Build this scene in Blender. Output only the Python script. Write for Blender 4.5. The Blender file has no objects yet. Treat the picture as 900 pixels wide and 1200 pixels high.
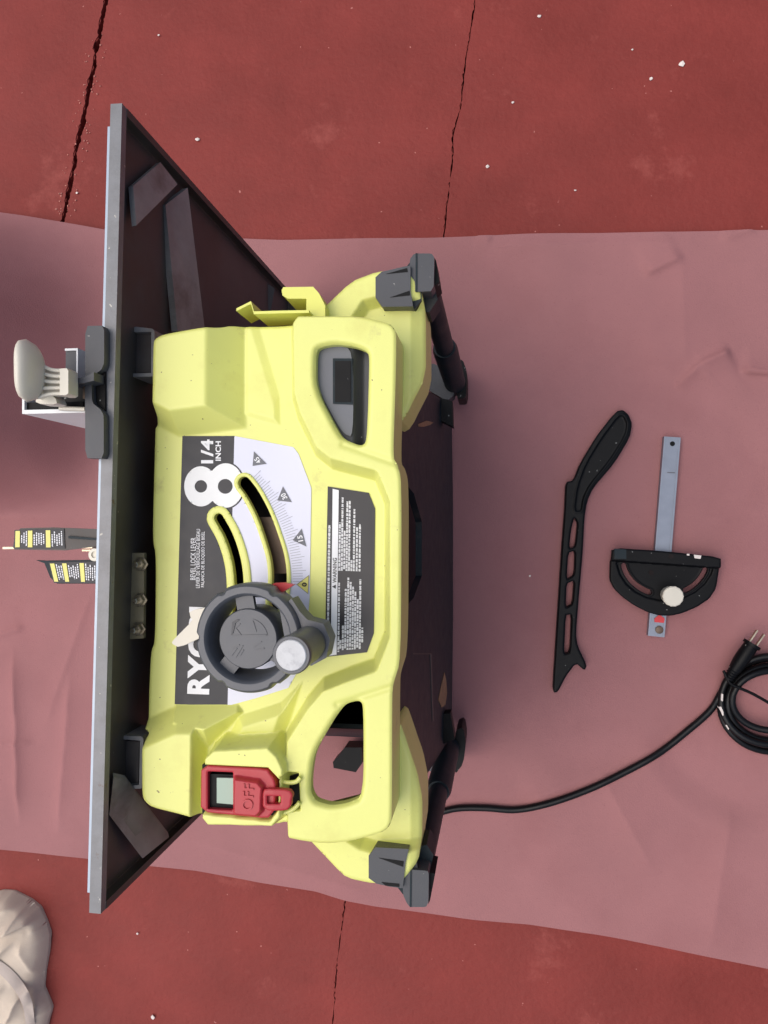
import bpy, bmesh, math, random
import numpy as np
from mathutils import Vector, Matrix, Quaternion
random.seed(7); rng = np.random.default_rng(7)
S = bpy.context.scene
C = S.collection
# ------------------------------------------------------------------ camera
CAM_H = 1.0
FPX = 900.0                                   # focal length in pixels of the 900 x 1200 photograph
NADIR = Vector(((580-450)/FPX, (600-612)/FPX, -1)).normalized()
ROT = NADIR.rotation_difference(Vector((0, 0, -1)))
cam_data = bpy.data.cameras.new('camera'); cam = bpy.data.objects.new('camera', cam_data); C.objects.link(cam)
cam.location = (0, 0, CAM_H); cam.rotation_mode = 'QUATERNION'; cam.rotation_quaternion = ROT
cam_data.sensor_fit = 'VERTICAL'; cam_data.sensor_height = 24; cam_data.lens = 24*FPX/1200
cam_data.clip_start = .01; cam_data.clip_end = 200
S.camera = cam
S.render.resolution_x = 768; S.render.resolution_y = 1024
# ------------------------------------------------------------------ light
SUN_EL, SUN_AZ = math.radians(65), math.radians(-100)      # azimuth clockwise from +Y
w = bpy.data.worlds.new('World'); S.world = w; w.use_nodes = True
nt = w.node_tree; nt.nodes.clear()
sky = nt.nodes.new('ShaderNodeTexSky'); sky.sky_type = 'NISHITA'; sky.sun_disc = False
sky.sun_elevation = SUN_EL; sky.sun_rotation = SUN_AZ
sky.air_density = 1.0; sky.dust_density = 4.0; sky.ozone_density = 0.6
bg = nt.nodes.new('ShaderNodeBackground'); bg.inputs['Strength'].default_value = .085
wo = nt.nodes.new('ShaderNodeOutputWorld')
nt.links.new(sky.outputs[0], bg.inputs[0]); nt.links.new(bg.outputs[0], wo.inputs[0])
sd_ = bpy.data.lights.new('sun', 'SUN'); sd_.energy = 1.3; sd_.angle = math.radians(80); sd_.color = (1, .985, .96)
sun = bpy.data.objects.new('sun', sd_); C.objects.link(sun)
sdir = Vector((math.sin(SUN_AZ)*math.cos(SUN_EL), math.cos(SUN_AZ)*math.cos(SUN_EL), math.sin(SUN_EL)))
sun.rotation_mode = 'QUATERNION'; sun.rotation_quaternion = sdir.to_track_quat('Z', 'Y'); sun.location = sdir*3
S.view_settings.view_transform = 'Standard'; S.view_settings.look = 'None'
S.view_settings.exposure = 0.6; S.view_settings.gamma = 1; S.view_settings.use_curve_mapping = False

# ------------------------------------------------------------------ helpers
RM = np.array(ROT.to_matrix())
def P(px, py, z=0.0):
    r = RM @ np.array([(px-450)/FPX, (600-py)/FPX, -1.0])
    k = (CAM_H - z)/-r[2]
    return Vector((r[0]*k, r[1]*k, z))
def PXY(poly, z): return np.array([[*P(x, y, z)[:2]] for x, y in poly])
def chaikin(poly, n=2, q=.25):
    p = np.array(poly, float)
    for _ in range(n):
        nx = np.roll(p, -1, 0)
        p = np.stack([p*(1-q)+nx*q, p*q+nx*(1-q)], 1).reshape(-1, 2)
    return [tuple(a) for a in p]
def circ(cx, cy, r, n=32, a0=0, a1=2*math.pi, closed=True):
    return [(cx+r*math.cos(a0+(a1-a0)*i/(n if closed else n-1)), cy+r*math.sin(a0+(a1-a0)*i/(n if closed else n-1))) for i in range(n)]
def catmull(pts, n=8):
    p = [np.array(a, float) for a in pts]; p = [2*p[0]-p[1]]+p+[2*p[-1]-p[-2]]; out = []
    for i in range(1, len(p)-2):
        for k in range(n):
            t = k/n
            out.append(.5*((2*p[i])+(-p[i-1]+p[i+1])*t+(2*p[i-1]-5*p[i]+4*p[i+1]-p[i+2])*t*t+(-p[i-1]+3*p[i]-3*p[i+1]+p[i+2])*t**3))
    out.append(p[-2]); return out
def stroke(pts, w0, w1=None, cap=8):
    """outline of a rounded stroke along 2D points"""
    p = [np.array(a, float) for a in pts]; w1 = w0 if w1 is None else w1; L, R = [], []; n = len(p)
    for i in range(n):
        t = p[min(i+1, n-1)]-p[max(i-1, 0)]; t = t/np.linalg.norm(t); nn = np.array([-t[1], t[0]]); ww = w0+(w1-w0)*i/(n-1)
        L.append(p[i]+nn*ww); R.append(p[i]-nn*ww)
    def capf(c, frm, ww, sgn):
        a = math.atan2(*(frm-c)[::-1]); return [c+ww*np.array([math.cos(a+sgn*math.pi*k/cap), math.sin(a+sgn*math.pi*k/cap)]) for k in range(1, cap)]
    out = L + capf(p[-1], L[-1], w1, -1) + R[::-1] + capf(p[0], R[0], w0, -1)
    return [tuple(a) for a in out]
def sdf(poly, x, y):
    """signed distance, negative inside"""
    a = np.asarray(poly, float); b = np.roll(a, -1, 0); d = np.full(x.shape, 1e9); s = np.ones(x.shape)
    for (ax, ay), (bx, by) in zip(a, b):
        ex, ey = bx-ax, by-ay; wx, wy = x-ax, y-ay
        t = np.clip((wx*ex+wy*ey)/max(ex*ex+ey*ey, 1e-18), 0, 1)
        d = np.minimum(d, (wx-ex*t)**2+(wy-ey*t)**2)
        c1, c2, c3 = y >= ay, y < by, ex*wy > ey*wx
        s = np.where((c1 & c2 & c3) | (~c1 & ~c2 & ~c3), -s, s)
    return s*np.sqrt(d)
def sstep(t): t = np.clip(t, 0, 1); return t*t*(3-2*t)
def vnoise(x, y, f, seed=0):
    r = np.random.default_rng(seed); T = r.random((64, 64)); x = x*f+17.3; y = y*f+9.1
    xi = np.floor(x).astype(int); yi = np.floor(y).astype(int); fx = sstep(x-xi); fy = sstep(y-yi)
    g = lambda i, j: T[i % 64, j % 64]
    return (g(xi, yi)*(1-fx)+g(xi+1, yi)*fx)*(1-fy)+(g(xi, yi+1)*(1-fx)+g(xi+1, yi+1)*fx)*fy - .5

def link(name, me, m=None, parent=None, smooth=None):
    o = bpy.data.objects.new(name, me); C.objects.link(o)
    if m is not None: me.materials.append(m)
    if parent is not None:
        o.parent = parent; r = parent
        off = Vector((0, 0, 0))
        while r is not None: off += r.location; r = r.parent
        o.location = -off if parent.parent is None else -Vector((0, 0, 0))
        if parent.parent is not None: o.location = -(off)
    if smooth is not None:
        for p in me.polygons: p.use_smooth = True
        if smooth < 180:
            me.set_sharp_from_angle(angle=math.radians(smooth))
    return o
def thing(name, label, cat, loc, group=None):
    o = bpy.data.objects.new(name, None); C.objects.link(o); o.location = loc; o.empty_display_size = .05
    tag(o, label, cat, group); return o
def tag(o, label, cat, group=None):
    o['label'] = label; o['category'] = cat
    if group: o['group'] = group
    return o
def mesh(verts, faces):
    me = bpy.data.meshes.new('m'); me.from_pydata([tuple(map(float, v)) for v in verts], [], faces); me.update(); return me
def finish(bm, bev=0, seg=2):
    if bev:
        es = [e for e in bm.edges if len(e.link_faces) == 2 and e.calc_face_angle(0) > .35]
        bmesh.ops.bevel(bm, geom=es, offset=bev, segments=seg, affect='EDGES', profile=.5, clamp_overlap=True)
    bmesh.ops.recalc_face_normals(bm, faces=bm.faces)
    me = bpy.data.meshes.new('m'); bm.to_mesh(me); bm.free(); return me
def prism(name, poly, zt, th, m, parent=None, bev=.0008, zs=None, px=True, seg=2, smooth=40):
    """outline (photo pixels seen at height zt, or metres) standing th tall"""
    xy = PXY(poly, zt) if px else np.array(poly)
    bm = bmesh.new()
    top = [bm.verts.new((x, y, zt if zs is None else zs[i])) for i, (x, y) in enumerate(xy)]
    bot = [bm.verts.new((x, y, zt-th)) for x, y in xy]; n = len(top)
    bm.faces.new(top); bm.faces.new(bot[::-1])
    for i in range(n): bm.faces.new((top[i], bot[i], bot[(i+1) % n], top[(i+1) % n]))
    return link(name, finish(bm, bev, seg), m, parent, smooth)
def plate(name, pts, th, m, parent=None, bev=.0006):
    """flat plate through pixel points with heights (px,py,z), th thick away from the viewer"""
    p = [P(*a) for a in pts]; n = (p[1]-p[0]).cross(p[2]-p[0]).normalized()
    if n.z < 0: n = -n
    bm = bmesh.new(); top = [bm.verts.new(v) for v in p]; bot = [bm.verts.new(v-n*th) for v in p]; k = len(p)
    bm.faces.new(top); bm.faces.new(bot[::-1])
    for i in range(k): bm.faces.new((top[i], bot[i], bot[(i+1) % k], top[(i+1) % k]))
    return link(name, finish(bm, bev), m, parent, 40)
def box(name, o, ax, ay, az, r0, r1, m, parent=None, bev=.0008):
    """box in a frame: origin o, axes, ranges"""
    bm = bmesh.new(); v = []
    for k in (0, 1):
        for j in (0, 1):
            for i in (0, 1):
                v.append(bm.verts.new(o+ax*(r1[0] if i else r0[0])+ay*(r1[1] if j else r0[1])+az*(r1[2] if k else r0[2])))
    for f in ((0,1,3,2),(4,6,7,5),(0,4,5,1),(2,3,7,6),(0,2,6,4),(1,5,7,3)): bm.faces.new([v[i] for i in f])
    return link(name, finish(bm, bev), m, parent, 40)
def lathe(name, prof, c, m, parent=None, n=40, axis=Vector((0,0,1)), smooth=35, wob=None):
    """prof: list of (radius, height) along axis from c"""
    q = Vector((0,0,1)).rotation_difference(axis); vs, fs = [], []
    for r, h in prof:
        for i in range(n):
            a = 2*math.pi*i/n; rr = r*(1+(wob(a) if wob else 0)); vs.append(Vector(c)+q @ Vector((rr*math.cos(a), rr*math.sin(a), h)))
    for k in range(len(prof)-1):
        for i in range(n): j = (i+1) % n; fs.append((k*n+i, k*n+j, (k+1)*n+j, (k+1)*n+i))
    fs.append(tuple(range(n))[::-1]); fs.append(tuple((len(prof)-1)*n+i for i in range(n)))
    me = mesh(vs, fs); bm = bmesh.new(); bm.from_mesh(me); bmesh.ops.remove_doubles(bm, verts=bm.verts, dist=1e-6)
    bmesh.ops.recalc_face_normals(bm, faces=bm.faces); bm.to_mesh(me); bm.free()
    return link(name, me, m, parent, smooth)
def tube(name, pts, r, m, parent=None, n=12, smooth=60):
    p = [Vector(a) for a in pts]; rs = r if isinstance(r, (list, tuple)) else [r]*len(p); vs, fs = [], []; up = None
    for i in range(len(p)):
        t = (p[min(i+1, len(p)-1)]-p[max(i-1, 0)]).normalized()
        if up is None: up = t.orthogonal().normalized()
        up = (up-t*up.dot(t)).normalized(); s = t.cross(up)
        for k in range(n): a = 2*math.pi*k/n; vs.append(p[i]+(up*math.cos(a)+s*math.sin(a))*rs[i])
    for i in range(len(p)-1):
        for k in range(n): j = (k+1) % n; fs.append((i*n+k, i*n+j, (i+1)*n+j, (i+1)*n+k))
    fs += [tuple(range(n))[::-1], tuple((len(p)-1)*n+k for k in range(n))]
    return link(name, mesh(vs, fs), m, parent, smooth)
def field(name, outs, holes, zf, m, parent=None, step=.001, skirt=.01, fillet=0., smooth=180):
    """moulded sheet: outlines/holes in metres, height zf(x,y), rounded rim, walls of depth skirt"""
    allp = np.concatenate([np.asarray(o) for o in outs]); lo = allp.min(0)-2*step; hi = allp.max(0)+2*step
    nx, ny = (np.ceil((hi-lo)/step)).astype(int)+1
    gx, gy = np.meshgrid(lo[0]+np.arange(nx)*step, lo[1]+np.arange(ny)*step, indexing='ij')
    def D(x, y):
        d = sdf(outs[0], x, y)
        for o in outs[1:]: d = np.minimum(d, sdf(o, x, y))
        for h in holes: d = np.maximum(d, -sdf(h, x, y))
        return d
    d = D(gx, gy); use = d < .5*step
    idx = -np.ones(use.shape, int); idx[use] = np.arange(use.sum())
    X, Y = gx[use].copy(), gy[use].copy(); mv = np.abs(d[use]) < .5*step; e = step*.2
    for _ in range(3):
        x, y = X[mv], Y[mv]; d0 = D(x, y); dx = (D(x+e, y)-D(x-e, y))/(2*e); dy = (D(x, y+e)-D(x, y-e))/(2*e)
        g = np.maximum(np.hypot(dx, dy), .3); X[mv] = x-d0*dx/g**2; Y[mv] = y-d0*dy/g**2
    dd = D(X, Y); Z = zf(X, Y)
    if fillet:
        t = np.clip(1+dd/fillet, 0, 1); Z = Z-fillet*.55*t**2.2
    q4 = np.stack([idx[:-1, :-1], idx[1:, :-1], idx[1:, 1:], idx[:-1, 1:]], -1).reshape(-1, 4); ok = (q4 >= 0).sum(1)
    q = q4[ok == 4]; tr = q4[ok == 3]; tri = np.array([[v for v in r if v >= 0] for r in tr], int).reshape(-1, 3)
    V = np.stack([X, Y, Z], 1); F = q
    if skirt:
        ed = np.concatenate([q[:, [0, 1]], q[:, [1, 2]], q[:, [2, 3]], q[:, [3, 0]], tri[:, [0, 1]], tri[:, [1, 2]], tri[:, [2, 0]]]); key = np.sort(ed, 1)
        _, inv, cnt = np.unique(key[:, 0]*len(V)+key[:, 1], return_inverse=True, return_counts=True)
        be = ed[cnt[inv] == 1]; bv = np.unique(be); mp = -np.ones(len(V), int); mp[bv] = np.arange(len(bv))
        n0 = len(V); top = V[bv]; low = top.copy(); low[:, 2] -= skirt(top[:, 0], top[:, 1]) if callable(skirt) else skirt
        V = np.concatenate([V, top, low]); a, b = mp[be[:, 0]], mp[be[:, 1]]
        F = np.concatenate([F, np.stack([n0+b, n0+a, n0+len(bv)+a, n0+len(bv)+b], 1)])
    me = bpy.data.meshes.new('m'); me.from_pydata(V.tolist(), [], F.tolist()+tri.tolist()); me.update()
    return link(name, me, m, parent, smooth)
def text(name, s, p0, p1, p2, z, m, parent=None, bold=0., raise_=0., sx=None):
    """lettering filling the pixel parallelogram p0 (start of baseline) p1 (end of baseline) p2 (top of start)"""
    cu = bpy.data.curves.new('t', 'FONT'); cu.body = s; cu.offset = bold; cu.resolution_u = 4; cu.space_character = 1.05
    if raise_: cu.extrude = .5
    o = bpy.data.objects.new('t', cu); C.objects.link(o); dg = bpy.context.evaluated_depsgraph_get()
    me = bpy.data.meshes.new_from_object(o.evaluated_get(dg)); bpy.data.objects.remove(o); bpy.data.curves.remove(cu)
    co = np.zeros(len(me.vertices)*3); me.vertices.foreach_get('co', co); co = co.reshape(-1, 3)
    lo, hi = co.min(0), co.max(0); u = (co-lo)/np.maximum(hi-lo, 1e-9)
    p0, p1, p2 = map(np.array, (p0, p1, p2))
    for i, v in enumerate(me.vertices):
        q = p0+(p1-p0)*u[i, 0]+(p2-p0)*u[i, 1]; v.co = P(q[0], q[1], z)
        if raise_: v.co.z = z+raise_*(u[i, 2]*2-1)
    bm = bmesh.new(); bm.from_mesh(me)
    for f in bm.faces:
        if not raise_ and f.normal.z < 0: f.normal_flip()
    if raise_: bmesh.ops.recalc_face_normals(bm, faces=bm.faces)
    bm.to_mesh(me); bm.free(); me.materials.clear()
    return link(name, me, m, parent)
def flat(name, polys, z, m, parent=None):
    """flat print: several pixel polygons on a surface at height z"""
    bm = bmesh.new()
    for po in polys:
        f = bm.faces.new([bm.verts.new(P(x, y, z)) for x, y in po]); f.normal_update()
        if f.normal.z < 0: f.normal_flip()
    me = bpy.data.meshes.new('m'); bm.to_mesh(me); bm.free(); return link(name, me, m, parent)
def lerpq(q, u, v):
    """point in pixel quad q (p00,p10,p11,p01)"""
    q = np.array(q, float); return tuple((q[0]*(1-u)+q[1]*u)*(1-v)+(q[3]*(1-u)+q[2]*u)*v)

# ------------------------------------------------------------------ materials
def lin(c): return [((x/255)/12.92 if x/255 <= .04045 else ((x/255+.055)/1.055)**2.4) for x in c]
def mat(name, col, rough=.5, metal=0., var=.12, vscale=30, bump=0., bscale=400, col2=None, mix2=(.55, .7), m2scale=14, spec=.5, rvar=.1,
        specks=None, spk=(.72, 220), coat=0., col3=None, mix3=(.6, .7), m3scale=10):
    m = bpy.data.materials.new(name); m.use_nodes = True; N = m.node_tree.nodes; L = m.node_tree.links; b = N['Principled BSDF']
    tc = N.new('ShaderNodeTexCoord'); co = tc.outputs['Object']
    def noise(sc, det=6, rgh=.6):
        n = N.new('ShaderNodeTexNoise'); n.inputs['Scale'].default_value = sc; n.inputs['Detail'].default_value = det; n.inputs['Roughness'].default_value = rgh
        L.new(co, n.inputs['Vector']); return n.outputs['Fac']
    def ramp(f, a, c):
        r = N.new('ShaderNodeMapRange'); r.inputs[1].default_value = a; r.inputs[2].default_value = c; L.new(f, r.inputs[0]); return r.outputs[0]
    def mix(f, a, c, mode='MIX'):
        x = N.new('ShaderNodeMix'); x.data_type = 'RGBA'; x.blend_type = mode
        if isinstance(f, float): x.inputs[0].default_value = f
        else: L.new(f, x.inputs[0])
        for s, v in ((x.inputs[6], a), (x.inputs[7], c)):
            if isinstance(v, (list, tuple)): s.default_value = (*v[:3], 1)
            else: L.new(v, s)
        return x.outputs[2]
    c = lin(col); lo = [x*(1-var) for x in c]; hi = [min(1, x*(1+var)) for x in c]
    out = mix(ramp(noise(vscale), .3, .7), lo, hi)
    if col2: out = mix(ramp(noise(m2scale, 8, .65), *mix2), out, lin(col2))
    if col3: out = mix(ramp(noise(m3scale, 10, .7), *mix3), out, lin(col3))
    if specks: out = mix(ramp(noise(spk[1], 2, .5), spk[0], spk[0]+.03), out, lin(specks))
    L.new(out, b.inputs['Base Color'])
    rr = N.new('ShaderNodeMapRange'); rr.inputs[3].default_value = max(0, rough-rvar); rr.inputs[4].default_value = min(1, rough+rvar)
    L.new(noise(vscale*2), rr.inputs[0]); L.new(rr.outputs[0], b.inputs['Roughness'])
    b.inputs['Metallic'].default_value = metal; b.inputs['Specular IOR Level'].default_value = spec; b.inputs['Coat Weight'].default_value = coat
    if bump:
        bp = N.new('ShaderNodeBump'); bp.inputs['Strength'].default_value = 1; bp.inputs['Distance'].default_value = bump
        L.new(noise(bscale, 4), bp.inputs['Height']); L.new(bp.outputs[0], b.inputs['Normal'])
    m.diffuse_color = (*c, 1); return m
M = dict(
 floor=mat('red_painted_concrete', (133, 55, 49), .6, spec=.22, var=.14, vscale=5, bump=.0011, bscale=120, col2=(114, 44, 38), mix2=(.42, .75), m2scale=4.5, specks=(186, 120, 110), spk=(.755, 130), col3=(156, 78, 70), mix3=(.58, .74), m3scale=7),
 gap=mat('joint_dirt', (26, 16, 15), .95, var=.4, vscale=120),
 paper=mat('red_rosin_paper', (158, 108, 108), .75, var=.06, vscale=9, bump=.00035, bscale=620, col2=(149, 99, 99), mix2=(.5, .8), m2scale=5, spec=.25, specks=(146, 96, 96), spk=(.68, 600)),
 yellow=mat('yellow_green_plastic', (225, 226, 128), .36, var=.03, vscale=12, bump=.00009, bscale=1300, rvar=.14, col2=(214, 211, 116), mix2=(.55, .8), m2scale=25, specks=(130, 120, 66), spk=(.755, 300), col3=(186, 178, 108), mix3=(.60, .80), m3scale=30),
 hook=mat('yellow_green_hook_plastic', (224, 224, 110), .4, var=.03, vscale=12),
 grey=mat('charcoal_plastic', (66, 67, 71), .45, var=.1, vscale=40, bump=.0001, bscale=1500, specks=(170, 166, 160), spk=(.74, 240)),
 wheel=mat('grey_handwheel_plastic', (84, 86, 91), .4, var=.06, vscale=40, bump=.00005, bscale=1500),
 dark=mat('dark_plastic', (25, 38, 44), .5, spec=.25, var=.2, vscale=40, bump=.00015, bscale=900, col2=(70, 63, 57), mix2=(.56, .85), m2scale=34),
 black=mat('black_plastic', (12, 12, 14), .45, spec=.16, var=.2, vscale=60, specks=(150, 150, 146), spk=(.735, 210)),
 rubber=mat('black_cord_rubber', (12, 12, 14), .4, spec=.28, var=.2, vscale=90, specks=(190, 190, 180), spk=(.77, 120)),
 metal=mat('grey_painted_steel', (122, 122, 124), .45, metal=.2, var=.12, vscale=60, bump=.0001, bscale=800, col2=(104, 80, 64), mix2=(.67, .71), m2scale=45, specks=(176, 172, 162), spk=(.72, 190), col3=(108, 107, 107), mix3=(.45, .75), m3scale=50),
 under=mat('dark_table_underside', (80, 75, 72), .55, metal=.1, var=.2, vscale=25, col2=(74, 60, 52), mix2=(.5, .8), m2scale=18, specks=(130, 124, 118), spk=(.76, 260)),
 rib=mat('grey_table_rib', (146, 143, 140), .5, metal=.15, var=.18, vscale=40, col2=(90, 78, 70), mix2=(.55, .8), m2scale=18, specks=(150, 144, 138), spk=(.76, 260)),
 pocket=mat('grey_pocket_plastic', (100, 102, 108), .45, var=.05, vscale=40, bump=.00008, bscale=1500),
 cap=mat('pale_grey_cap', (196, 196, 196), .4, var=.08, vscale=120, col2=(170, 170, 172), mix2=(.5, .7), m2scale=160),
 tick=mat('pale_grey_scale_ink', (150, 152, 164), .4, var=.03, vscale=60),
 alu=mat('brushed_aluminium', (132, 138, 150), .42, metal=.6, var=.08, vscale=80),
 tableedge=mat('pale_table_edge', (158, 170, 184), .4, metal=.3, var=.06, vscale=80),
 steel=mat('zinc_steel', (170, 160, 140), .3, metal=.9, var=.2, vscale=120),
 plateb=mat('brassy_plate', (150, 140, 112), .5, metal=.3, var=.15, vscale=60),
 cream=mat('cream_plastic', (218, 211, 194), .4, var=.05, vscale=30),
 white=mat('white_paint', (232, 232, 230), .45, var=.04, vscale=50),
 blackink=mat('dark_label_ink', (42, 43, 49), .4, spec=.35, var=.08, vscale=60, col2=(54, 54, 60), mix2=(.55, .8), m2scale=40),
 warnink=mat('warning_label_ink', (36, 35, 40), .35, spec=.4, var=.1, vscale=40),
 lilac=mat('pale_label_face', (210, 211, 226), .32, var=.02, vscale=30),
 ink=mat('white_lettering', (228, 228, 230), .4, var=.03, vscale=60),
 greyink=mat('grey_lettering', (92, 94, 102), .4, var=.04, vscale=60),
 yelink=mat('yellow_print', (224, 216, 116), .4, var=.03, vscale=60),
 red=mat('red_switch_plastic', (176, 46, 54), .42, var=.05, vscale=40),
 redp=mat('red_pointer_plastic', (206, 48, 52), .4, var=.05, vscale=40),
 green=mat('pale_green_rocker', (156, 176, 158), .35, var=.03, vscale=40),
 brown=mat('brown_steel', (110, 92, 78), .5, metal=.4, var=.25, vscale=60),
 tan=mat('sawdust', (150, 116, 84), .9, var=.2, vscale=200, bump=.0004, bscale=900),
 cloth=mat('beige_cotton_cloth', (206, 190, 172), .85, var=.05, vscale=25, bump=.00025, bscale=900, spec=.2),
 seam=mat('beige_cloth_hem', (186, 172, 162), .85, var=.06, vscale=60, bump=.0003, bscale=1200, spec=.2),
 chip=mat('white_paint_chip', (226, 214, 206), .7, var=.08, vscale=200),
)
ZUP = Vector((0, 0, 1))
# ------------------------------------------------------------------ ground: three slabs split by two joints
gnd = link('ground', mesh([(-6, -6, -.03), (6, -6, -.03), (6, 6, -.03), (-6, 6, -.03)], [(0, 1, 2, 3)]), M['gap']); gnd['kind'] = 'structure'
def ragged(pts, amp, n=420):
    q = np.array([[*P(x, y, 0)[:2]] for x, y in pts]); d0 = q[0]-q[1]; d1 = q[-1]-q[-2]
    q = np.concatenate([[q[0]+d0/np.linalg.norm(d0)*3], q, [q[-1]+d1/np.linalg.norm(d1)*3]])
    L = np.concatenate([[0], np.cumsum(np.hypot(*np.diff(q, axis=0).T))]); t = np.concatenate([[0], np.linspace(L[1], L[-2], n), [L[-1]]])
    x = np.interp(t, L, q[:, 0]); y = np.interp(t, L, q[:, 1]); return np.stack([x, y], 1), amp
J1, _ = ragged([(128, -20), (122, 12), (113, 60), (105, 105), (95, 150), (85, 205), (73, 262), (60, 330), (-120, 1230)], 0)
J2, _ = ragged([(559, -20), (554, 20), (545, 75), (540, 125), (530, 160), (531, 180), (520, 277), (405, 1055), (396, 1120), (388, 1220)], 0)
def jit(l, off, a, seed):
    r = np.random.default_rng(seed); k = r.normal(0, a, len(l)); k[1:-1] = (k[:-2]+k[1:-1]*2+k[2:])/3; o = l.copy(); o[:, 0] += off+k; return o
def slab(left, right, zt):
    poly = np.concatenate([left, right[::-1]]) if len(left) > 2 or len(right) > 2 else None
    bm = bmesh.new(); top = [bm.verts.new((x, y, zt)) for x, y in poly]; bot = [bm.verts.new((x, y, -.028)) for x, y in poly]; n = len(top)
    f = bm.faces.new(top)
    for i in range(n): bm.faces.new((top[i], bot[i], bot[(i+1) % n], top[(i+1) % n]))
    es = [e for e in f.edges]; bmesh.ops.bevel(bm, geom=es, offset=.0015, segments=2, affect='EDGES', clamp_overlap=True)
    bmesh.ops.recalc_face_normals(bm, faces=bm.faces); me = bpy.data.meshes.new('m'); bm.to_mesh(me); bm.free()
    return link('concrete_slab', me, M['floor'], gnd)
far = lambda x: np.array([[x, 4.], [x, -4.]])
slab(far(-4), jit(J1, -.0036, .0019, 1), 0.0)
slab(jit(J1, .0026, .0019, 2), jit(J2, -.0010, .0006, 3), -.0006)
slab(jit(J2, .0009, .0005, 4), far(4), 0.0008)
# ------------------------------------------------------------------ rosin paper
paper_px = [(-220, 222), (-80, 240), (0, 252), (60, 262), (130, 272), (190, 277), (330, 281), (430, 279), (500, 279), (620, 276), (700, 275), (800, 273), (900, 271), (1120, 267),
            (1120, 1168), (900, 1134), (840, 1122), (780, 1110), (700, 1095), (620, 1083), (560, 1078), (440, 1063), (405, 1056), (370, 1045), (300, 1034), (230, 1020), (100, 1003), (0, 993), (-220, 968)]
pp = PXY(paper_px, .006)
def paperz(x, y):
    z = .009+.009*vnoise(x, y, 4.3, 1)+.0035*vnoise(x, y, 11, 2)+.0006*vnoise(x, y, 31, 3)
    def crease(px0, px1, w0, w1, h):
        # a fold line: side widths w0 / w1, tapering at both ends
        a, b = np.array(P(*px0))[:2], np.array(P(*px1))[:2]; e = b-a; L = np.hypot(*e); t = ((x-a[0])*e[0]+(y-a[1])*e[1])/(L*L)
        d = ((x-a[0])*-e[1]+(y-a[1])*e[0])/L; k = np.where(d > 0, np.exp(-np.abs(d)/w0), np.exp(-np.abs(d)/w1))
        return h*k*sstep((t+.15)/.35)*sstep((1.15-t)/.35)
    for c in (((20, 775), (28, 945), .012, .004, .010), ((0, 872), (40, 868), .006, .003, .003), ((85, 800), (75, 960), .02, .008, .007), ((60, 840), (112, 690), .02, .01, .004), ((0, 745), (30, 735), .008, .004, .004),
              ((792, 454), (815, 430), .004, .014, .011), ((815, 430), (850, 413), .005, .018, .010), ((796, 455), (805, 505), .005, .004, .005), ((868, 437), (905, 440), .012, .003, .009), ((755, 325), (795, 306), .02, .004, .006),
              ((795, 306), (800, 430), .02, .02, .003), ((870, 500), (868, 660), .03, .02, .006), ((560, 293), (800, 288), .012, .02, .004), ((600, 470), (760, 610), .03, .02, .004), ((620, 935), (700, 900), .03, .012, .006),
              ((690, 880), (760, 1010), .05, .02, .006), ((240, 985), (420, 1040), .03, .015, .005), ((860, 900), (830, 1100), .03, .04, .006), ((575, 285), (560, 279), .01, .008, .004), ((845, 283), (880, 272), .008, .005, .004)):
        z = z+crease(*c)
    z += .30*sstep((-.50-x)/.26)*sstep((y-.005)/.12)*sstep((.46-y)/.22)  # steep rise at upper left, shaped to turn the sheet from the light
    z = np.maximum(z, .0025)
    for (cx, cy), rx, ry in (((695, 645), .10, .24), ((780, 640), .12, .18), ((880, 820), .11, .12), ((400, 600), .30, .34)):      # held flat where things stand on it
        c = P(cx, cy); r = np.hypot((x-c.x)/rx, (y-c.y)/ry); k = sstep((1.35-r)/.35); z = z*(1-k)+(.0052+.001*vnoise(x, y, 9, 4))*k
    return z
def on_paper(px_, py_, h):
    z = .01
    for _ in range(3): p = P(px_, py_, z); z = float(paperz(np.array([p.x]), np.array([p.y]))[0])+h
    return P(px_, py_, z)
ptop = np.array([p for p in paper_px[:14]], float); pbot = np.array(paper_px[14:][::-1], float); NU, NV = 560, 360
tw, bw = PXY(ptop, .006), PXY(pbot, .006); us = np.linspace(0, 1, NU)
def along(w):
    L = np.concatenate([[0], np.cumsum(np.hypot(*np.diff(w, axis=0).T))]); L /= L[-1]; sm = np.array([np.interp(us, L, w[:, 0]), np.interp(us, L, w[:, 1])]).T
    for _ in range(3): sm[1:-1] = (sm[:-2]+2*sm[1:-1]+sm[2:])/4
    return sm
ta, ba = along(tw), along(bw); vv = np.linspace(0, 1, NV)[None, :, None]; G = ta[:, None]*(1-vv)+ba[:, None]*vv
GZ = paperz(G[..., 0], G[..., 1]); fr = [(i*NV+j, i*NV+j+1, (i+1)*NV+j+1, (i+1)*NV+j) for i in range(NU-1) for j in range(NV-1)]
paper = link('rosin_paper', mesh(np.concatenate([G, GZ[..., None]], 2).reshape(-1, 3), fr), M['paper'], None, 180)
tag(paper, 'wide sheet of pinkish brown paper spread under the saw on the red concrete', 'paper')

# ------------------------------------------------------------------ table saw
saw = thing('table_saw', 'yellow green benchtop table saw lying on its back with the control panel up', 'table saw', P(420, 620, .006))
ZL, ZR, ZB, ZS = .452, .474, .472, .484        # label plane, handle ring, corner blocks, switch housing
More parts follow.
